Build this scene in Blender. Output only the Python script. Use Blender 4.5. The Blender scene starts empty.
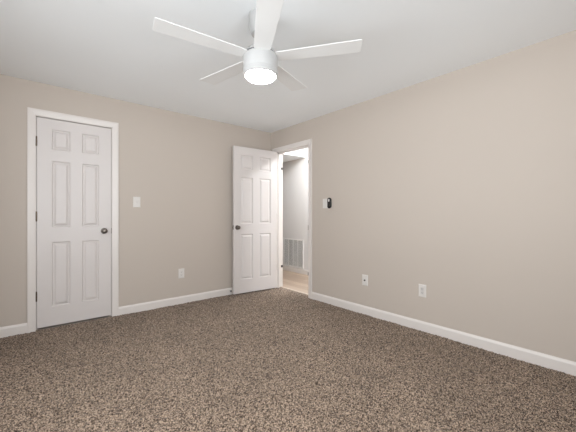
import bpy, bmesh, math, random
import numpy as np
from mathutils import Vector, Matrix

random.seed(4)
S = bpy.context.scene
COL = S.collection
PI = math.pi
R = math.radians

# ------------------------------------------------------------------ camera
EYE = 1.095
cd = bpy.data.cameras.new('camera')
cd.sensor_width = 36.0
cd.lens = 307.5 / 576 * 36
cd.shift_y = -0.5 / 576
cd.clip_start = 0.02
cam = bpy.data.objects.new('camera', cd)
COL.objects.link(cam)
cam.location = (-2.875, -3.789, EYE)
cam.rotation_euler = (R(90), 0, R(-40.35))
S.camera = cam

# ------------------------------------------------------------------ light
SKY = 6.0            # bright daylight outside the windows
SKY_UP, HORIZON_FILL, GROUND_NEAR = 1.05, 1.36, 0.15   # overcast sky, added bright band to lift the ceiling, near ground
LAMP = 85.0           # glowing lens of the fan lamp
HALL = 20.0           # hall ceiling lamp, watts
HALL_FILL = 36.0       # added unseen hall lamp, fills in the open door
S.view_settings.view_transform = 'Standard'
S.view_settings.look = 'None'
S.view_settings.gamma = 1
S.view_settings.use_curve_mapping = False
S.view_settings.exposure = 0.06

w = bpy.data.worlds.new('sky')
S.world = w
w.use_nodes = True
wb = w.node_tree.nodes['Background']
wb.inputs[1].default_value = SKY
_n, _l = w.node_tree.nodes, w.node_tree.links
_tc = _n.new('ShaderNodeTexCoord')
_sx = _n.new('ShaderNodeSeparateXYZ')
_rp = _n.new('ShaderNodeValToRGB')       # ceiling-lifting band added below the horizon, overcast sky above
_cr = _rp.color_ramp
_cr.elements[0].position, _cr.elements[1].position = 0.22, 0.28
_cr.elements.new(0.49)
_cr.elements.new(0.51)
for _e, _c in zip(_cr.elements, (GROUND_NEAR, HORIZON_FILL, HORIZON_FILL, SKY_UP)):
    _e.color = (_c * 0.935, _c * 0.985, _c * 1.02, 1)
_ma = _n.new('ShaderNodeMath'); _ma.operation = 'MULTIPLY_ADD'
_ma.inputs[1].default_value = 0.5
_ma.inputs[2].default_value = 0.5
_l.new(_tc.outputs['Generated'], _sx.inputs[0])
_l.new(_sx.outputs['Z'], _ma.inputs[0])
_l.new(_ma.outputs[0], _rp.inputs[0])
_l.new(_rp.outputs[0], wb.inputs[0])

CH = 2.37             # ceiling height
XW, YS = -3.52, -4.42 # unseen walls: x of the west wall, y of the south wall
WIN_W = (-3.60, -1.40, 0.60, 2.10)   # window in the west wall: y0, y1, z0, z1
WIN_S = (-3.30, -1.30, 0.60, 2.10)   # window in the south wall: x0, x1, z0, z1


def portal(name, loc, rot, sx, sy):
    l = bpy.data.lights.new(name, 'AREA')
    l.shape = 'RECTANGLE'
    l.size, l.size_y = sx, sy
    l.cycles.is_portal = True
    o = bpy.data.objects.new(name, l)
    COL.objects.link(o)
    o.location = loc
    o.rotation_euler = rot
    return o


portal('window_daylight', (XW - 0.13, (WIN_W[0] + WIN_W[1]) / 2, (WIN_W[2] + WIN_W[3]) / 2),
       (0, R(-90), 0), WIN_W[3] - WIN_W[2], WIN_W[1] - WIN_W[0])
portal('window_daylight', ((WIN_S[0] + WIN_S[1]) / 2, YS - 0.13, (WIN_S[2] + WIN_S[3]) / 2),
       (R(90), 0, 0), WIN_S[1] - WIN_S[0], WIN_S[3] - WIN_S[2])


# ------------------------------------------------------------------ materials
def srgb(r, g, b):
    f = lambda c: (c / 255 / 12.92) if c / 255 <= 0.04045 else ((c / 255 + 0.055) / 1.055) ** 2.4
    return (f(r), f(g), f(b), 1)


def mat(name, col, rough=0.5, metal=0.0, spec=0.5):
    m = bpy.data.materials.new(name)
    m.use_nodes = True
    b = m.node_tree.nodes['Principled BSDF']
    b.inputs['Base Color'].default_value = col
    b.inputs['Roughness'].default_value = rough
    b.inputs['Metallic'].default_value = metal
    b.inputs['Specular IOR Level'].default_value = spec
    return m, m.node_tree.nodes, m.node_tree.links, b


def noise_bump(m, scale, strength, dist, detail=3):
    n, l = m.node_tree.nodes, m.node_tree.links
    tc = n.new('ShaderNodeTexCoord')
    t = n.new('ShaderNodeTexNoise')
    t.inputs['Scale'].default_value = scale
    t.inputs['Detail'].default_value = detail
    bp = n.new('ShaderNodeBump')
    bp.inputs['Strength'].default_value = strength
    bp.inputs['Distance'].default_value = dist
    l.new(tc.outputs['Object'], t.inputs['Vector'])
    l.new(t.outputs['Fac'], bp.inputs['Height'])
    l.new(bp.outputs['Normal'], n['Principled BSDF'].inputs['Normal'])
    return t, tc


def wall_paint(name, col, spec=0.25, rough=0.62):
    m, n, l, b = mat(name, col, rough, 0, spec)
    noise_bump(m, 160, 0.12, 0.002)
    return m


M = {}
M['wall'] = wall_paint('beige_wall_paint', srgb(193, 182, 172))
M['ceiling'] = wall_paint('white_ceiling_paint', srgb(244, 246, 247), 0.1, 0.85)
M['hall'] = wall_paint('pale_hall_paint', srgb(212, 209, 207))
M['trim'], *_ = mat('white_trim_paint', srgb(222, 215, 210), 0.35)
M['door'], *_ = mat('white_door_paint', srgb(213, 206, 203), 0.4)
noise_bump(M['door'], 60, 0.05, 0.002)
M['nickel'], *_ = mat('satin_nickel', srgb(118, 110, 103), 0.28, 1.0)
M['hinge'], *_ = mat('dark_nickel_hinge', srgb(112, 100, 88), 0.38, 1.0)
M['plastic'], *_ = mat('white_plastic', srgb(218, 213, 208), 0.3)
M['slot'], *_ = mat('dark_slot', srgb(40, 36, 34), 0.6)
M['black'], *_ = mat('gloss_black_plastic', srgb(10, 10, 11), 0.25)
M['silver_grey'], *_ = mat('pale_grey_plastic', srgb(206, 201, 197), 0.3)
M['brass'], *_ = mat('coax_metal', srgb(70, 62, 56), 0.35, 1.0)
M['rubber'], *_ = mat('dark_rubber', srgb(34, 30, 28), 0.7)
M['fan'], *_ = mat('white_fan_enamel', srgb(180, 179, 178), 0.38)
M['blade'], bn, bl, bb = mat('white_blade_laminate', srgb(234, 234, 233), 0.42)
noise_bump(M['blade'], 40, 0.04, 0.001)
M['fan_gap'], *_ = mat('grey_fan_gap', srgb(120, 120, 120), 0.5)
M['dark'], *_ = mat('duct_dark', srgb(118, 113, 110), 0.8)
M['vent'], *_ = mat('white_vent_enamel', srgb(228, 226, 223), 0.4)
M['glass'] = None


def emit(name, col, strength):
    m = bpy.data.materials.new(name)
    m.use_nodes = True
    n, l = m.node_tree.nodes, m.node_tree.links
    n.remove(n['Principled BSDF'])
    e = n.new('ShaderNodeEmission')
    e.inputs[0].default_value = col
    e.inputs[1].default_value = strength
    l.new(e.outputs[0], n['Material Output'].inputs[0])
    return m


M['lens'] = emit('lit_lamp_lens', (0.95, 0.985, 1.0, 1), LAMP)

# window pane: clear thin glass
m = bpy.data.materials.new('window_glass')
m.use_nodes = True
n, l = m.node_tree.nodes, m.node_tree.links
n.remove(n['Principled BSDF'])
tr = n.new('ShaderNodeBsdfTransparent')
gl = n.new('ShaderNodeBsdfGlossy')
gl.inputs['Roughness'].default_value = 0.02
mx = n.new('ShaderNodeMixShader')
mx.inputs[0].default_value = 0.06
l.new(tr.outputs[0], mx.inputs[1])
l.new(gl.outputs[0], mx.inputs[2])
l.new(mx.outputs[0], n['Material Output'].inputs[0])
M['glass'] = m

# carpet: frieze of light and dark brown yarns
m, n, l, b = mat('brown_frieze_carpet', (0.2, 0.16, 0.13, 1), 0.95, 0, 0.1)
tc = n.new('ShaderNodeTexCoord')
vo = n.new('ShaderNodeTexVoronoi')
vo.inputs['Scale'].default_value = 195
sp = n.new('ShaderNodeSeparateColor')
n1 = n.new('ShaderNodeTexNoise')
n1.inputs['Scale'].default_value = 130
n1.inputs['Detail'].default_value = 3
big = n.new('ShaderNodeTexNoise')
big.inputs['Scale'].default_value = 2.6
big.inputs['Detail'].default_value = 4
ad = n.new('ShaderNodeMath'); ad.operation = 'MULTIPLY_ADD'
ad.inputs[1].default_value = 0.55
ad2 = n.new('ShaderNodeMath'); ad2.operation = 'MULTIPLY'
ad2.inputs[1].default_value = 0.45
ramp = n.new('ShaderNodeValToRGB')
ramp.color_ramp.elements[0].position = 0.28
ramp.color_ramp.elements[0].color = srgb(46, 35, 27)
ramp.color_ramp.elements[1].position = 0.70
ramp.color_ramp.elements[1].color = srgb(174, 153, 134)
e = ramp.color_ramp.elements.new(0.48)
e.color = srgb(108, 91, 77)
nap_shade = n.new('ShaderNodeMapRange')  # nap shading put into the yarn colour as broad light and dark patches
nap_shade.inputs['From Min'].default_value = 0.3
nap_shade.inputs['From Max'].default_value = 0.7
nap_shade.inputs['To Min'].default_value = 0.93
nap_shade.inputs['To Max'].default_value = 1.08
mul = n.new('ShaderNodeMixRGB'); mul.blend_type = 'MULTIPLY'
mul.inputs[0].default_value = 1
for t in (vo, n1, big):
    l.new(tc.outputs['Object'], t.inputs['Vector'])
l.new(vo.outputs['Color'], sp.inputs[0])
l.new(n1.outputs['Fac'], ad2.inputs[0])
l.new(sp.outputs[0], ad.inputs[0])
l.new(ad2.outputs[0], ad.inputs[2])
l.new(ad.outputs[0], ramp.inputs[0])
l.new(big.outputs['Fac'], nap_shade.inputs['Value'])
l.new(ramp.outputs[0], mul.inputs[1])
l.new(nap_shade.outputs[0], mul.inputs[2])
l.new(mul.outputs[0], b.inputs['Base Color'])
b.inputs['Sheen Weight'].default_value = 0.15
M['carpet'] = m

# hall floor: pale wood-look planks
m, n, l, b = mat('pale_wood_planks', srgb(200, 180, 160), 0.4)
tc = n.new('ShaderNodeTexCoord')
mp = n.new('ShaderNodeMapping')
mp.inputs['Rotation'].default_value = (0, 0, R(90))
br = n.new('ShaderNodeTexBrick')
br.offset = 0.37
br.inputs['Scale'].default_value = 1.0
br.inputs['Brick Width'].default_value = 1.2
br.inputs['Row Height'].default_value = 0.13
br.inputs['Mortar Size'].default_value = 0.0015
br.inputs['Color1'].default_value = srgb(180, 160, 142)
br.inputs['Color2'].default_value = srgb(158, 137, 119)
br.inputs['Mortar'].default_value = srgb(140, 120, 102)
mp2 = n.new('ShaderNodeMapping')
mp2.inputs['Scale'].default_value = (28, 1.6, 1)
gn = n.new('ShaderNodeTexNoise')
gn.inputs['Scale'].default_value = 2
gn.inputs['Detail'].default_value = 5
gm = n.new('ShaderNodeMapRange')
gm.inputs['To Min'].default_value = 0.8
gm.inputs['To Max'].default_value = 1.15
mul = n.new('ShaderNodeMixRGB'); mul.blend_type = 'MULTIPLY'
mul.inputs[0].default_value = 1
l.new(tc.outputs['Object'], mp.inputs[0]); l.new(mp.outputs[0], br.inputs[0])
l.new(tc.outputs['Object'], mp2.inputs[0]); l.new(mp2.outputs[0], gn.inputs['Vector'])
l.new(gn.outputs['Fac'], gm.inputs['Value'])
l.new(br.outputs[0], mul.inputs[1]); l.new(gm.outputs[0], mul.inputs[2])
l.new(mul.outputs[0], b.inputs['Base Color'])
M['planks'] = m
M['threshold'], *_ = mat('pale_threshold_strip', srgb(196, 182, 168), 0.4)


# ------------------------------------------------------------------ mesh helpers
def box(bm, x0, x1, y0, y1, z0, z1):
    vs = [bm.verts.new((x, y, z)) for x in (x0, x1) for y in (y0, y1) for z in (z0, z1)]
    for q in ((0, 1, 3, 2), (4, 6, 7, 5), (0, 4, 5, 1), (2, 3, 7, 6), (0, 2, 6, 4), (1, 5, 7, 3)):
        bm.faces.new([vs[i] for i in q])
    return vs


def lathe(bm, prof, seg=40, axis='Z', org=(0, 0, 0)):
    """profile of (radius, height) spun about an axis"""
    rings = []
    for r, h in prof:
        ring = []
        if r < 1e-6:
            pts = [(0, 0, h)]
        else:
            pts = [(r * math.cos(2 * PI * k / seg), r * math.sin(2 * PI * k / seg), h) for k in range(seg)]
        for p in pts:
            if axis == 'Y':
                p = (p[0], p[2], p[1])
            elif axis == 'X':
                p = (p[2], p[0], p[1])
            ring.append(bm.verts.new((p[0] + org[0], p[1] + org[1], p[2] + org[2])))
        rings.append(ring)
    for a, c in zip(rings, rings[1:]):
        if len(a) == 1 and len(c) == 1:
            continue
        for k in range(seg):
            k2 = (k + 1) % seg
            if len(a) == 1:
                bm.faces.new((a[0], c[k], c[k2]))
            elif len(c) == 1:
                bm.faces.new((a[k], a[k2], c[0]))
            else:
                bm.faces.new((a[k], a[k2], c[k2], c[k]))
    for ring, first in ((rings[0], True), (rings[-1], False)):
        if len(ring) > 1:
            bm.faces.new(ring if first else ring[::-1])


def extrude_poly(bm, pts, d):
    """closed polygon of 3-D points extruded along vector d"""
    d = Vector(d)
    a = [bm.verts.new(p) for p in pts]
    c = [bm.verts.new(Vector(p) + d) for p in pts]
    bm.faces.new(a[::-1])
    bm.faces.new(c)
    for i in range(len(a)):
        j = (i + 1) % len(a)
        bm.faces.new((a[i], a[j], c[j], c[i]))


def obj(name, bm, material, parent=None, bevel=0.0, smooth=False, seg=2):
    bmesh.ops.recalc_face_normals(bm, faces=bm.faces)
    me = bpy.data.meshes.new(name)
    bm.to_mesh(me)
    bm.free()
    me.materials.append(material)
    o = bpy.data.objects.new(name, me)
    COL.objects.link(o)
    if parent:
        o.parent = parent
    if smooth:
        me.polygons.foreach_set('use_smooth', [True] * len(me.polygons))
        me.set_sharp_from_angle(angle=R(40))
    if bevel:
        md = o.modifiers.new('bevel', 'BEVEL')
        md.width = bevel
        md.segments = seg
        md.limit_method = 'ANGLE'
        md.angle_limit = R(50)
    return o


def part(name, build, material, parent, **kw):
    bm = bmesh.new()
    build(bm)
    return obj(name, bm, material, parent, **kw)


def struct(name, build, material, parent=None, **kw):
    o = part(name, build, material, parent, **kw)
    if parent is None:
        o['kind'] = 'structure'
    return o


def thing(name, label, cat, loc=(0, 0, 0), rotz=0.0, group=None):
    o = bpy.data.objects.new(name, None)
    COL.objects.link(o)
    o.location = loc
    o.rotation_euler = (0, 0, rotz)
    o.empty_display_size = 0.1
    o['label'] = label
    o['category'] = cat
    if group:
        o['group'] = group
    return o


def copy_tree(o, parent=None):
    c = o.copy()
    COL.objects.link(c)
    if parent:
        c.parent = parent
    for ch in list(o.children):
        copy_tree(ch, c)
    return c


# ------------------------------------------------------------------ floor: carpet with real tufts
def vnoise(X, Y, rng, cell):
    """smooth value noise on a lattice"""
    gx, gy = X / cell, Y / cell
    ix, iy = np.floor(gx).astype(int), np.floor(gy).astype(int)
    ix0, iy0 = ix.min(), iy.min()
    lat = rng.random((ix.max() - ix0 + 2, iy.max() - iy0 + 2))
    fx, fy = gx - ix, gy - iy
    fx, fy = fx * fx * (3 - 2 * fx), fy * fy * (3 - 2 * fy)
    ix, iy = ix - ix0, iy - iy0
    return (lat[ix, iy] * (1 - fx) * (1 - fy) + lat[ix + 1, iy] * fx * (1 - fy)
            + lat[ix, iy + 1] * (1 - fx) * fy + lat[ix + 1, iy + 1] * fx * fy)


def carpet():
    rng = np.random.default_rng(7)
    st = 0.0050
    xs = np.arange(XW, 0.0 + st, st)
    ys = np.arange(YS, 0.0 + st, st)
    xs[-1], ys[-1] = 0.0, 0.0
    X, Y = np.meshgrid(xs, ys, indexing='ij')
    h = (vnoise(X, Y, rng, 0.009) - 0.5) * 0.009 + (rng.random(X.shape) - 0.5) * 0.005
    h += (vnoise(X, Y, rng, 0.16) - 0.5) * 0.004
    # a pulled line of pile near the right wall
    h += 0.008 * np.exp(-((Y + 3.138 - 0.012 * np.sin(X * 9)) / 0.012) ** 2) * ((X > -1.5) & (X < -0.6))
    Xj = X + (rng.random(X.shape) - 0.5) * 0.0024
    Yj = Y + (rng.random(X.shape) - 0.5) * 0.0024
    Xj[0], Xj[-1], Yj[:, 0], Yj[:, -1] = XW, 0.0, YS, 0.0
    Z = h - 0.004
    nx, ny = X.shape
    co = np.stack([Xj, Yj, Z], -1).reshape(-1, 3)
    idx = np.arange(nx * ny).reshape(nx, ny)
    q = np.stack([idx[:-1, :-1], idx[1:, :-1], idx[1:, 1:], idx[:-1, 1:]], -1).reshape(-1, 4)
    me = bpy.data.meshes.new('floor')
    me.vertices.add(len(co))
    me.vertices.foreach_set('co', co.ravel().astype(np.float32))
    me.loops.add(q.size)
    me.loops.foreach_set('vertex_index', q.ravel().astype(np.int32))
    me.polygons.add(len(q))
    me.polygons.foreach_set('loop_start', np.arange(0, q.size, 4, dtype=np.int32))
    me.polygons.foreach_set('loop_total', np.full(len(q), 4, dtype=np.int32))
    me.update()
    me.validate()
    me.polygons.foreach_set('use_smooth', np.ones(len(q), dtype=bool))
    me.materials.append(M['carpet'])
    o = bpy.data.objects.new('floor', me)
    COL.objects.link(o)
    o['kind'] = 'structure'


carpet()

sub = bmesh.new()
box(sub, XW - 0.13, 0.0, YS - 0.13, 0.0, -0.12, -0.024)
obj('floor_base', sub, M['threshold'])['kind'] = 'structure'

# doorway in the east wall and closet opening in the north wall
DY0, DY1, DZ = -0.832, -0.120, 2.045      # jamb faces of the doorway
CX0, CX1 = -2.806, -2.172                 # jamb faces of the closet opening
WT = 0.13                                 # wall thickness
JT = 0.018                                # jamb thickness
HX = 1.08                                 # far wall of the hall
HY0, HY1 = -2.2, 2.2                      # hall ends
SOFZ, SOFY = 2.17, 0.343


def doorway_carpet(bm):
    box(bm, 0, 0.085, DY0 - JT, DY1 + JT, -0.05, -0.001)


struct('floor_doorway', doorway_carpet, M['carpet'])
struct('trim_threshold', lambda bm: box(bm, 0.085, 0.125, DY0 - JT, DY1 + JT, -0.05, 0.004), M['threshold'])
struct('floor_hall', lambda bm: box(bm, 0.125, HX + 0.1, HY0, HY1, -0.05, 0.0), M['planks'])


def north(bm):
    a, c, z = CX0 - JT, CX1 + JT, DZ + JT
    box(bm, XW - WT, a, 0, WT, -0.05, CH)
    box(bm, c, 0, 0, WT, -0.05, CH)
    box(bm, a, c, 0, WT, z, CH)
    # the closet behind the shut door
    box(bm, a - 0.3, c + 0.3, 0.7, 0.75, -0.05, CH)
    box(bm, a - 0.35, a - 0.3, WT, 0.75, -0.05, CH)
    box(bm, c + 0.3, c + 0.35, WT, 0.75, -0.05, CH)
    box(bm, a - 0.35, c + 0.35, WT, 0.75, CH - 0.05, CH)
    box(bm, a - 0.35, c + 0.35, 0.0, 0.75, -0.1, -0.006)


struct('wall_north', north, M['wall'])


def east(bm):
    a, c, z = DY0 - JT, DY1 + JT, DZ + JT
    box(bm, 0, WT, YS - WT, a, -0.05, CH)
    box(bm, 0, WT, c, HY1, -0.05, CH)
    box(bm, 0, WT, a, c, z, CH)


struct('wall_east', east, M['wall'])


def south(bm):
    x0, x1, z0, z1 = WIN_S
    box(bm, XW - WT, x0, YS - WT, YS, -0.05, CH)
    box(bm, x1, 0, YS - WT, YS, -0.05, CH)
    box(bm, x0, x1, YS - WT, YS, -0.05, z0)
    box(bm, x0, x1, YS - WT, YS, z1, CH)


struct('wall_south', south, M['wall'])


def west(bm):
    y0, y1, z0, z1 = WIN_W
    box(bm, XW - WT, XW, YS, y0, -0.05, CH)
    box(bm, XW - WT, XW, y1, 0, -0.05, CH)
    box(bm, XW - WT, XW, y0, y1, -0.05, z0)
    box(bm, XW - WT, XW, y0, y1, z1, CH)


struct('wall_west', west, M['wall'])
struct('ceiling', lambda bm: box(bm, XW - WT, HX + 0.1, YS - WT, HY1, CH, CH + 0.1), M['ceiling'])

# hall shell
struct('wall_hall_east', lambda bm: box(bm, HX, HX + 0.1, HY0, HY1, -0.05, CH), M['hall'])
struct('wall_hall_north', lambda bm: box(bm, WT, HX, HY1 - 0.1, HY1, -0.05, CH), M['hall'])
struct('wall_hall_south', lambda bm: box(bm, WT, HX, HY0, HY0 + 0.1, -0.05, CH), M['hall'])
struct('ceiling_soffit', lambda bm: box(bm, WT, HX, SOFY, HY1 - 0.1, SOFZ, CH), M['ceiling'])

# ------------------------------------------------------------------ baseboards
BH, BT = 0.088, 0.014


def baseboard(name, p0, p1, nrm, parent=None):
    """moulded board from p0 to p1, standing out along nrm"""
    p0, p1, nv = Vector((*p0, 0)), Vector((*p1, 0)), Vector((*nrm, 0))
    prof = [(0, -0.03), (BT, -0.03), (BT, BH - 0.02), (BT - 0.003, BH - 0.012), (0.006, BH - 0.003), (0.003, BH), (0, BH)]
    bm = bmesh.new()
    extrude_poly(bm, [p0 + nv * t + Vector((0, 0, z)) for t, z in prof], p1 - p0)
    o = obj(name, bm, M['trim'])
    o['kind'] = 'structure'


CW = 0.060             # casing width
baseboard('baseboard_north', (XW, 0), (CX0 - 0.005 - CW, 0), (0, -1))
baseboard('baseboard_north', (CX1 + 0.005 + CW, 0), (0, 0), (0, -1))
baseboard('baseboard_east', (0, YS), (0, DY0 - 0.005 - CW), (-1, 0))
baseboard('baseboard_south', (XW, YS), (0, YS), (0, 1))
baseboard('baseboard_west', (XW, YS), (XW, 0), (1, 0))
baseboard('baseboard_hall', (HX, HY0 + 0.1), (HX, HY1 - 0.1), (-1, 0))


# ------------------------------------------------------------------ door casings and jambs
def casing_set(bm, a, c, ztop, face):
    """three mitred moulded lengths round an opening; face(u, w, z) maps along-wall u, out-of-wall w"""
    i = 0.005
    prof = [(0, 0), (0, 0.009), (0.008, 0.012), (0.018, 0.0125), (0.04, 0.016), (0.052, 0.0175), (CW, 0.016), (CW, 0)]
    # (offset outward from opening, thickness)
    for side in ('l', 'r', 't'):
        ends = []
        for e in (0, 1):
            ring = []
            for o_, t in prof:
                if side == 'l':
                    u, z = a - i - o_, (-0.03 if e == 0 else ztop + i + o_)
                elif side == 'r':
                    u, z = c + i + o_, (-0.03 if e == 0 else ztop + i + o_)
                else:
                    u, z = (a - i - o_ if e == 0 else c + i + o_), ztop + i + o_
                ring.append(bm.verts.new(face(u, t, z)))
            ends.append(ring)
        k = len(prof)
        for j in range(k):
            bm.faces.new((ends[0][j], ends[0][(j + 1) % k], ends[1][(j + 1) % k], ends[1][j]))
        bm.faces.new(ends[0]); bm.faces.new(ends[1][::-1])


# closet: casing on the room side, jamb and stop
fn = lambda u, w_, z: (u, -w_, z)
struct('trim_1', lambda bm: casing_set(bm, CX0, CX1, DZ, fn), M['trim'], smooth=True)


def closet_jamb(bm):
    box(bm, CX0 - JT, CX0, 0, WT, -0.03, DZ)
    box(bm, CX1, CX1 + JT, 0, WT, -0.03, DZ)
    box(bm, CX0 - JT, CX1 + JT, 0, WT, DZ, DZ + JT)
    box(bm, CX0, CX0 + 0.012, 0.040, 0.075, -0.03, DZ)
    box(bm, CX1 - 0.012, CX1, 0.040, 0.075, -0.03, DZ)
    box(bm, CX0, CX1, 0.040, 0.075, DZ - 0.012, DZ)


struct('trim_2', closet_jamb, M['trim'])

# doorway: casing both sides, jamb and stop
fe = lambda u, w_, z: (-w_, u, z)
fh = lambda u, w_, z: (WT + w_, u, z)
struct('trim_3', lambda bm: casing_set(bm, DY0, DY1, DZ, fe), M['trim'], smooth=True)
struct('trim_4', lambda bm: casing_set(bm, DY0, DY1, DZ, fh), M['trim'], smooth=True)


def door_jamb(bm):
    box(bm, 0, WT, DY0 - JT, DY0, -0.03, DZ)
    box(bm, 0, WT, DY1, DY1 + JT, -0.03, DZ)
    box(bm, 0, WT, DY0 - JT, DY1 + JT, DZ, DZ + JT)
    box(bm, 0.040, 0.075, DY0, DY0 + 0.012, -0.03, DZ)
    box(bm, 0.040, 0.075, DY1 - 0.012, DY1, -0.03, DZ)
    box(bm, 0.040, 0.075, DY0, DY1, DZ - 0.012, DZ)


t5 = struct('trim_5', door_jamb, M['trim'])
part('strike_plate', lambda bm: box(bm, -0.006, 0.034, DY0 - 0.001, DY0 + 0.008, 0.90, 0.965), M['nickel'], t5)
for z in (1.815, 0.315):
    part('hinge_plate', lambda bm: box(bm, 0.100, WT + 0.006, DY1 - 0.004, DY1 + 0.001, z - 0.018, z + 0.018), M['slot'], t5)
    part('mortise_plate', lambda bm: box(bm, -0.006, 0.02, DY0 - 0.001, DY0 + 0.010, z - 0.02, z + 0.02), M['hinge'], t5)


# ------------------------------------------------------------------ six-panel doors
def six_panel(bm, W, H, T=0.035):
    """slab in x 0..W, z 0..H, y -T/2..T/2 with six moulded panels on both faces"""
    k = W / 0.622
    xc = [0, 0.113 * k, 0.262 * k, 0.360 * k, 0.509 * k, W]
    if W > 0.65:      # the wider door has wider panels
        xc = [0, 0.108, 0.299, W - 0.299, W - 0.108, W]
    zc = [0, 0.185, 0.820, 0.965, 1.615, 1.725, 1.925, H]
    prof = [(0.0, 0.0), (0.003, -0.0055), (0.009, -0.0135), (0.015, -0.014), (0.034, -0.0025), (0.037, -0.0015)]
    for s in (-1, 1):
        gv = {}
        for i, x in enumerate(xc):
            for j, z in enumerate(zc):
                gv[i, j] = bm.verts.new((x, s * T / 2, z))
        for i in range(len(xc) - 1):
            for j in range(len(zc) - 1):
                if i in (1, 3) and j in (1, 3, 5):
                    ring = [gv[i, j], gv[i + 1, j], gv[i + 1, j + 1], gv[i, j + 1]]
                    for d, dep in prof[1:]:
                        x0, x1, z0, z1 = xc[i] + d, xc[i + 1] - d, zc[j] + d, zc[j + 1] - d
                        nr = [bm.verts.new((x, s * (T / 2 + dep), z)) for x, z in ((x0, z0), (x1, z0), (x1, z1), (x0, z1))]
                        for q in range(4):
                            bm.faces.new((ring[q], ring[(q + 1) % 4], nr[(q + 1) % 4], nr[q]))
                        ring = nr
                    bm.faces.new(ring)
                else:
                    bm.faces.new((gv[i, j], gv[i + 1, j], gv[i + 1, j + 1], gv[i, j + 1]))
        if s == -1:
            g0 = gv
    nx, nz = len(xc) - 1, len(zc) - 1
    for i in range(nx):
        for j in (0, nz):
            bm.faces.new((g0[i, j], g0[i + 1, j], gv[i + 1, j], gv[i, j]))
    for j in range(nz):
        for i in (0, nx):
            bm.faces.new((g0[i, j], g0[i, j + 1], gv[i, j + 1], gv[i, j]))


def knob(parent, x, y, z, s, length=0.058):
    """round knob standing out along s*y from the door face"""
    k = length / 0.058
    rose = part('knob_rose', lambda bm: lathe(bm, [(0.0, 0), (0.032, 0), (0.032, s * 0.003), (0.028, s * 0.008), (0.016, s * 0.010), (0, s * 0.010)], 32, 'Y', (x, y, z)), M['nickel'], parent, smooth=True)
    prof = [(0, 0.008), (0.011, 0.008), (0.010, 0.018), (0.011, 0.024), (0.019, 0.030), (0.0255, 0.038), (0.0265, 0.045), (0.023, 0.053), (0.014, 0.0575), (0, 0.058)]
    part('door_knob', lambda bm: lathe(bm, [(r, s * h * k) for r, h in prof], 32, 'Y', (x, y, z)), M['nickel'], parent, smooth=True)


def hinge(parent, x, y, z):
    """knuckle barrel and pin tips with a leaf behind"""
    def b(bm):
        for j in range(3):
            lathe(bm, [(0.006, z - 0.044 + j * 0.0296), (0.006, z - 0.044 + j * 0.0296 + 0.0285)], 14, 'Z', (x, y, 0))
        lathe(bm, [(0.0045, z - 0.048), (0.0045, z + 0.049)], 12, 'Z', (x, y, 0))
        box(bm, x - 0.0015, x + 0.0015, y, y + 0.035, z - 0.044, z + 0.044)
    part('hinge', b, M['hinge'], parent, smooth=True)


# closet door, shut
W1 = CX1 - CX0 - 0.008
d1 = part('door_1', lambda bm: six_panel(bm, W1, 2.022), M['door'], None)
d1.location = (CX0 + 0.004, 0.020, 0.015)
d1['kind'] = 'structure'
knob(d1, W1 - 0.066, -0.0175, 0.915, -1)
part('latch_plate', lambda bm: box(bm, W1 - 0.001, W1 + 0.004, -0.021, 0.0, 0.885, 0.945), M['hinge'], d1)
for z in (1.79, 1.07, 0.305):
    hinge(d1, -0.003, -0.0215, z)

# bedroom door, standing open past a right angle, hinged at the corner
W2 = DY1 - DY0 - 0.006
d2 = part('door_2', lambda bm: six_panel(bm, W2, 2.036), M['door'], None)
PHI = 4.5
ux, uy = -math.cos(R(PHI)), math.sin(R(PHI))
nx_, ny_ = -math.sin(R(PHI)), -math.cos(R(PHI))
pin = (-0.008, DY1 - 0.002)
d2.location = (pin[0] + nx_ * 0.022 + ux * 0.004, pin[1] + ny_ * 0.022 + uy * 0.004, 0.015)
d2.rotation_euler = (0, 0, math.atan2(uy, ux))
d2['kind'] = 'structure'
# local +y faces the camera side here
knob(d2, W2 - 0.054, 0.0175, 0.915, 1)
knob(d2, W2 - 0.054, -0.0175, 0.915, -1, 0.046)
part('latch_plate', lambda bm: box(bm, W2 - 0.001, W2 + 0.0015, -0.012, 0.012, 0.885, 0.945), M['hinge'], d2)
part('latch_bolt', lambda bm: box(bm, W2, W2 + 0.010, -0.006, 0.006, 0.905, 0.925), M['nickel'], d2, bevel=0.002)
for z in (1.79, 1.07, 0.305):
    hinge(d2, -0.003, -0.0215, z)


# ------------------------------------------------------------------ unseen windows that light the room
def window(name, a0, a1, z0, z1, pos):
    """frame, mullion and pane; pos(u, w, z) with w measured outward from the room face"""
    root = bpy.data.objects.new(name, None)
    COL.objects.link(root)
    root['kind'] = 'structure'

    def bx(bm, u0, u1, w0, w1, q0, q1):
        p, q = pos(u0, w0, q0), pos(u1, w1, q1)
        box(bm, min(p[0], q[0]), max(p[0], q[0]), min(p[1], q[1]), max(p[1], q[1]), q0, q1)

    def fr(bm):
        t = 0.045
        bx(bm, a0, a0 + t, 0.04, 0.10, z0, z1)
        bx(bm, a1 - t, a1, 0.04, 0.10, z0, z1)
        bx(bm, a0 + t, a1 - t, 0.04, 0.10, z0, z0 + t)
        bx(bm, a0 + t, a1 - t, 0.04, 0.10, z1 - t, z1)
        mid = (a0 + a1) / 2
        bx(bm, mid - 0.025, mid + 0.025, 0.045, 0.095, z0 + t, z1 - t)
    part('window_frame', fr, M['trim'], root)
    part('window_pane', lambda bm: bx(bm, a0 + 0.04, a1 - 0.04, 0.068, 0.072, z0 + 0.04, z1 - 0.04), M['glass'], root)
    part('window_sill', lambda bm: bx(bm, a0 - 0.03, a1 + 0.03, -0.03, 0.04, z0 - 0.02, z0), M['trim'], root)


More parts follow.
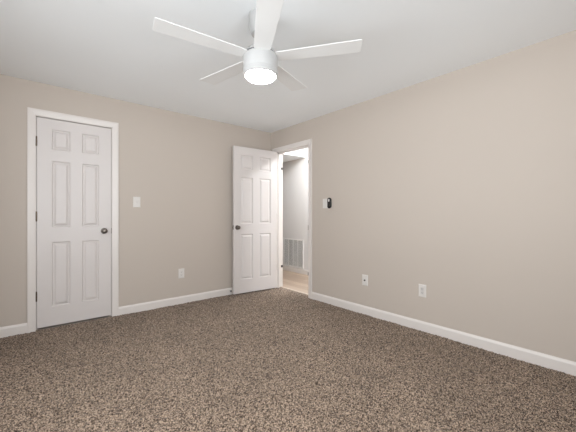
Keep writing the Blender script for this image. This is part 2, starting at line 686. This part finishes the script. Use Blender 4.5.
window('window_1', *WIN_W, lambda u, w_, z: (XW - w_, u, z))
window('window_2', *WIN_S, lambda u, w_, z: (u, YS - w_, z))

# ------------------------------------------------------------------ ceiling fan
FX, FY = -1.741, -2.184
fan = thing('ceiling_fan', 'white five-blade ceiling fan with a lit round lamp, hanging from the ceiling', 'ceiling fan', (FX, FY, CH))


def zz(z):
    return z - CH


part('canopy', lambda bm: lathe(bm, [(0, 0), (0.072, 0), (0.074, -0.012), (0.071, -0.095), (0.056, -0.127), (0.022, -0.136), (0, -0.136)], 40), M['fan'], fan, smooth=True)
part('downrod', lambda bm: lathe(bm, [(0.013, -0.085), (0.013, zz(2.16))], 20), M['fan'], fan, smooth=True)
part('motor_top', lambda bm: lathe(bm, [(0, zz(2.172)), (0.03, zz(2.172)), (0.034, zz(2.152)), (0.080, zz(2.146)), (0.093, zz(2.137)), (0.095, zz(2.122)), (0.0, zz(2.122))], 48), M['fan'], fan, smooth=True)
part('vent_ring', lambda bm: lathe(bm, [(0, zz(2.124)), (0.092, zz(2.124)), (0.092, zz(2.100)), (0, zz(2.100))], 48), M['fan_gap'], fan, smooth=True)
part('motor_housing', lambda bm: lathe(bm, [(0, zz(2.110)), (0.098, zz(2.110)), (0.106, zz(2.106)), (0.1095, zz(2.098)), (0.1095, zz(2.022)), (0.108, zz(2.019)), (0.108, zz(2.016)), (0.1095, zz(2.013)), (0.1075, zz(1.986)), (0.101, zz(1.980)), (0.0, zz(1.980))], 56), M['fan'], fan, smooth=True)
part('lamp_lens', lambda bm: lathe(bm, [(0.0945, zz(1.981)), (0.0935, zz(1.976)), (0.087, zz(1.968)), (0.067, zz(1.961)), (0.035, zz(1.957)), (0, zz(1.956))], 56), M['lens'], fan, smooth=True)


def blade(bm):
    r0, r1, t = 0.105, 0.628, 0.0042
    pts = []
    w0, w1, cr = 0.052, 0.068, 0.012
    pts += [(r0, -w0 + 0.006), (r0 + 0.012, -w0)]
    pts += [(r1 - cr, -w1), (r1 - 0.003, -w1 + 0.003), (r1, -w1 + cr)]
    pts += [(r1, w1 - cr), (r1 - 0.003, w1 - 0.003), (r1 - cr, w1)]
    pts += [(r0 + 0.012, w0), (r0, w0 - 0.006)]
    extrude_poly(bm, [(x, y, -t / 2) for x, y in pts], (0, 0, t))


def bracket(bm):
    pts = [(0.098, -0.03), (0.11, -0.034), (0.150, -0.022), (0.165, 0), (0.150, 0.022), (0.11, 0.034), (0.098, 0.03)]
    extrude_poly(bm, [(x, y, 0.0019) for x, y in pts], (0, 0, 0.004))


PITCH = -2
b0 = part('blade', blade, M['blade'], fan, bevel=0.0012)
k0 = part('blade_bracket', bracket, M['fan'], b0)
for k in range(5):
    bl_ = b0 if k == 0 else copy_tree(b0, fan)
    bl_.location = (0, 0, zz(2.094))
    bl_.rotation_euler = (R(PITCH), R(-3.2), R(-47.9 + 72 * k))


# ------------------------------------------------------------------ wall plates
PW, PH, PT = 0.074, 0.120, 0.006


def plate(bm, hole=None):
    # local frame: x along the wall, y out of the wall toward -y, z up
    o_, i_ = PT, 0.006
    a = [(-PW / 2, 0, -PH / 2), (PW / 2, 0, -PH / 2), (PW / 2, 0, PH / 2), (-PW / 2, 0, PH / 2)]
    c = [(-PW / 2, -0.003, -PH / 2), (PW / 2, -0.003, -PH / 2), (PW / 2, -0.003, PH / 2), (-PW / 2, -0.003, PH / 2)]
    e_ = [(x * (1 - 2 * i_ / PW), -o_, z * (1 - 2 * i_ / PH)) for x, _, z in a]
    rings = [[bm.verts.new(p) for p in r] for r in (a, c, e_)]
    for r, s in zip(rings, rings[1:]):
        for q in range(4):
            bm.faces.new((r[q], r[(q + 1) % 4], s[(q + 1) % 4], s[q]))
    bm.faces.new(rings[0]); bm.faces.new(rings[2])


def screws(parent, zs):
    for z in zs:
        part('screw', lambda bm: lathe(bm, [(0.0032, -PT), (0.0028, -PT - 0.0012), (0, -PT - 0.0014)], 12, 'Y', (0, 0, z)), M['silver_grey'], parent)


def rocker_switch(name, label, loc, rz):
    t = thing(name, label, 'light switch', loc, rz)
    part('cover_plate', plate, M['plastic'], t)

    def rk(bm):
        p = [(-0.017, -PT, 0.034), (-0.017, -PT - 0.0045, 0.034), (-0.017, -PT - 0.002, 0), (-0.017, -PT - 0.0008, -0.034), (-0.017, -PT, -0.034)]
        extrude_poly(bm, p, (0.034, 0, 0))
    part('rocker', rk, M['plastic'], t, bevel=0.0006)
    screws(t, (-0.048, 0.048))
    return t


def toggle_switch(name, label, loc, rz):
    t = thing(name, label, 'light switch', loc, rz)
    part('cover_plate', plate, M['plastic'], t)
    part('toggle_frame', lambda bm: box(bm, -0.006, 0.006, -PT - 0.001, -PT, -0.013, 0.013), M['silver_grey'], t)

    def tg(bm):
        extrude_poly(bm, [(-0.0045, -PT, -0.006), (-0.0045, -PT - 0.012, 0.006), (-0.0045, -PT - 0.011, 0.011), (-0.0045, -PT, 0.008)], (0.009, 0, 0))
    part('toggle', tg, M['plastic'], t, bevel=0.0008)
    screws(t, (-0.03, 0.03))
    return t


def slot_set(parent, zc, d):
    part('slot', lambda bm: box(bm, -0.0075, -0.0055, -PT - d, -PT - 0.001, zc - 0.002, zc + 0.007), M['slot'], parent)
    part('slot', lambda bm: box(bm, 0.0055, 0.0075, -PT - d, -PT - 0.001, zc - 0.001, zc + 0.006), M['slot'], parent)
    part('ground_hole', lambda bm: lathe(bm, [(0.0024, -PT - 0.001), (0.0024, -PT - d)], 12, 'Y', (0, 0, zc - 0.0075)), M['slot'], parent)


def duplex(name, label, loc, rz):
    t = thing(name, label, 'outlet', loc, rz)
    part('cover_plate', plate, M['plastic'], t)
    for zc in (0.0195, -0.0195):
        def face(bm):
            pts = []
            for k in range(28):
                a = 2 * PI * k / 28
                x, z = 0.0172 * math.cos(a), 0.0172 * math.sin(a)
                pts.append((max(-0.0165, min(0.0165, x)), -PT, zc + max(-0.0138, min(0.0138, z))))
            extrude_poly(bm, pts, (0, -0.0018, 0))
        fc = part('receptacle', face, M['plastic'], t)

        slot_set(fc, zc, 0.0022)
    screws(t, (0.0,))
    return t


RE = R(-90)   # local -y to world -x: plates on the east wall
toggle_switch('light_switch', 'white light switch on the beige wall right of the closet door', (-1.918, 0, 1.248), 0)
duplex('wall_outlet', 'white duplex outlet low on the wall between closet door and open door', (-1.404, 0, 0.372), 0)
rocker_switch('light_switch', 'white switch plate beside the black remote, right of the doorway', (0, -1.130, 1.247), RE)

cx = thing('coaxial_jack', 'small white cable jack plate with a dark centre stud, nearer the doorway', 'cable jack', (0, -1.733, 0.374), RE)
part('cover_plate', plate, M['plastic'], cx)
part('coaxial_stud', lambda bm: lathe(bm, [(0.0095, -PT), (0.0095, -PT - 0.003), (0.006, -PT - 0.003), (0.006, -PT - 0.012), (0, -PT - 0.012)], 18, 'Y'), M['brass'], cx, smooth=True)
screws(cx, (-0.042, 0.042))

ou = thing('wall_outlet', 'white square-faced outlet on the right wall, farther from the doorway', 'outlet', (0, -2.385, 0.378), RE)
part('cover_plate', plate, M['plastic'], ou)
de = part('receptacle', lambda bm: box(bm, -0.0165, 0.0165, -PT - 0.002, -PT, -0.0335, 0.0335), M['silver_grey'], ou, bevel=0.001)


for zc in (0.019, -0.019):
    slot_set(de, zc, 0.0026)
screws(ou, (-0.048, 0.048))

# black pill-shaped fan remote in its wall cradle
rm = thing('remote_control', 'black pill-shaped remote with a pale button, mounted on the right wall', 'remote control', (0, -1.214, 1.250), RE)


def pill(bm, wd, ht, y0, y1, n_=14, xo=0, zo=0):
    r = wd / 2
    s = ht / 2 - r
    pts = []
    for k in range(n_ + 1):
        a = PI * k / n_
        pts.append((xo + r * math.cos(a), y0, zo + s + r * math.sin(a)))
    for k in range(n_ + 1):
        a = PI + PI * k / n_
        pts.append((xo + r * math.cos(a), y0, zo - s + r * math.sin(a)))
    extrude_poly(bm, pts, (0, y1 - y0, 0))


part('wall_cradle', lambda bm: pill(bm, 0.050, 0.128, 0, -0.010), M['black'], rm, bevel=0.002)
body = part('remote_body', lambda bm: pill(bm, 0.054, 0.134, -0.010, -0.026), M['black'], rm, bevel=0.005, seg=3)
bt = part('button', lambda bm: pill(bm, 0.026, 0.036, -0.026, -0.0275, zo=0.034), M['silver_grey'], body, bevel=0.0005)
bt['label'] = 'pale grey oval button'
for zo in (-0.010, -0.030):
    part('button', lambda bm: pill(bm, 0.018, 0.0185, -0.026, -0.027, zo=zo), M['rubber'], body, bevel=0.0004)

# ------------------------------------------------------------------ door stop on the baseboard
ds = thing('door_stop', 'small rigid door stop on the baseboard behind the open door', 'door stop', (-0.728, -BT, 0.052))
part('stop_base', lambda bm: lathe(bm, [(0, 0), (0.011, 0), (0.010, -0.004), (0.005, -0.006), (0, -0.006)], 20, 'Y'), M['plastic'], ds, smooth=True)
part('stop_rod', lambda bm: lathe(bm, [(0.004, -0.005), (0.0035, -0.030)], 14, 'Y'), M['nickel'], ds, smooth=True)
part('rubber_tip', lambda bm: lathe(bm, [(0, -0.028), (0.008, -0.028), (0.009, -0.036), (0.007, -0.043), (0, -0.044)], 18, 'Y'), M['rubber'], ds, smooth=True)

# ------------------------------------------------------------------ hall: return air grille, ceiling lamp and added fill lamp
VY0, VY1, VZ0, VZ1 = 0.405, 1.00, 0.092, 0.645
vt = thing('return_air_grille', 'white return air grille low on the hall wall seen through the doorway', 'air vent', (HX, (VY0 + VY1) / 2, VZ0), RE)
VW, VH = VY1 - VY0, VZ1 - VZ0
part('duct_backing', lambda bm: box(bm, -VW / 2 + 0.01, VW / 2 - 0.01, -0.002, 0, 0.01, VH - 0.01), M['dark'], vt)


def vframe(bm):
    t = 0.028
    box(bm, -VW / 2, -VW / 2 + t, -0.013, 0, 0, VH)
    box(bm, VW / 2 - t, VW / 2, -0.013, 0, 0, VH)
    box(bm, -VW / 2 + t, VW / 2 - t, -0.013, 0, 0, t)
    box(bm, -VW / 2 + t, VW / 2 - t, -0.013, 0, VH - t, VH)


part('grille_frame', vframe, M['vent'], vt, bevel=0.002)


def slats(bm):
    n_ = 38
    z0, z1 = 0.03, VH - 0.03
    for k in range(n_):
        z = z0 + (k + 0.5) * (z1 - z0) / n_
        extrude_poly(bm, [(-VW / 2 + 0.026, -0.011, z - 0.0035), (-VW / 2 + 0.026, -0.0125, z - 0.0035),
                          (-VW / 2 + 0.026, -0.004, z + 0.0040), (-VW / 2 + 0.026, -0.003, z + 0.0040)], (VW - 0.052, 0, 0))


part('slats', slats, M['vent'], vt)
for q in (-0.25, 0.0, 0.25):
    part('mullion', lambda bm: box(bm, q * (VW - 0.056) - 0.006, q * (VW - 0.056) + 0.006, -0.0135, -0.002, 0.026, VH - 0.026), M['vent'], vt)

hl = thing('hall_ceiling_lamp', 'round white lamp on the hall ceiling in front of the lowered soffit', 'ceiling lamp', (0.42, -0.08, CH))
part('lamp_base', lambda bm: lathe(bm, [(0, 0), (0.15, 0), (0.15, -0.02), (0, -0.02)], 40), M['fan'], hl, smooth=True)
M['hall_lens'] = emit('lit_hall_lens', (0.93, 0.975, 1.0, 1), HALL / (PI * PI * 0.14 ** 2))
part('lamp_lens', lambda bm: lathe(bm, [(0.14, -0.02), (0.125, -0.05), (0.08, -0.07), (0, -0.078)], 40), M['hall_lens'], hl, smooth=True)

sl_ = thing('hall_fill_lamp', 'added unseen fill lamp in the hall ceiling, brightening the open door', 'ceiling lamp', (0.6, -1.35, CH))  # added out of view for frontal light on the open door
part('lamp_ring', lambda bm: lathe(bm, [(0, 0), (0.10, 0), (0.10, -0.008), (0.085, -0.012), (0, -0.012)], 32), M['fan'], sl_, smooth=True)
M['fill_lens'] = emit('lit_fill_lens', (0.93, 0.975, 1.0, 1), HALL_FILL / (PI * PI * 0.08 ** 2))
part('lamp_lens', lambda bm: lathe(bm, [(0.08, -0.012), (0.07, -0.02), (0, -0.024)], 32), M['fill_lens'], sl_, smooth=True)
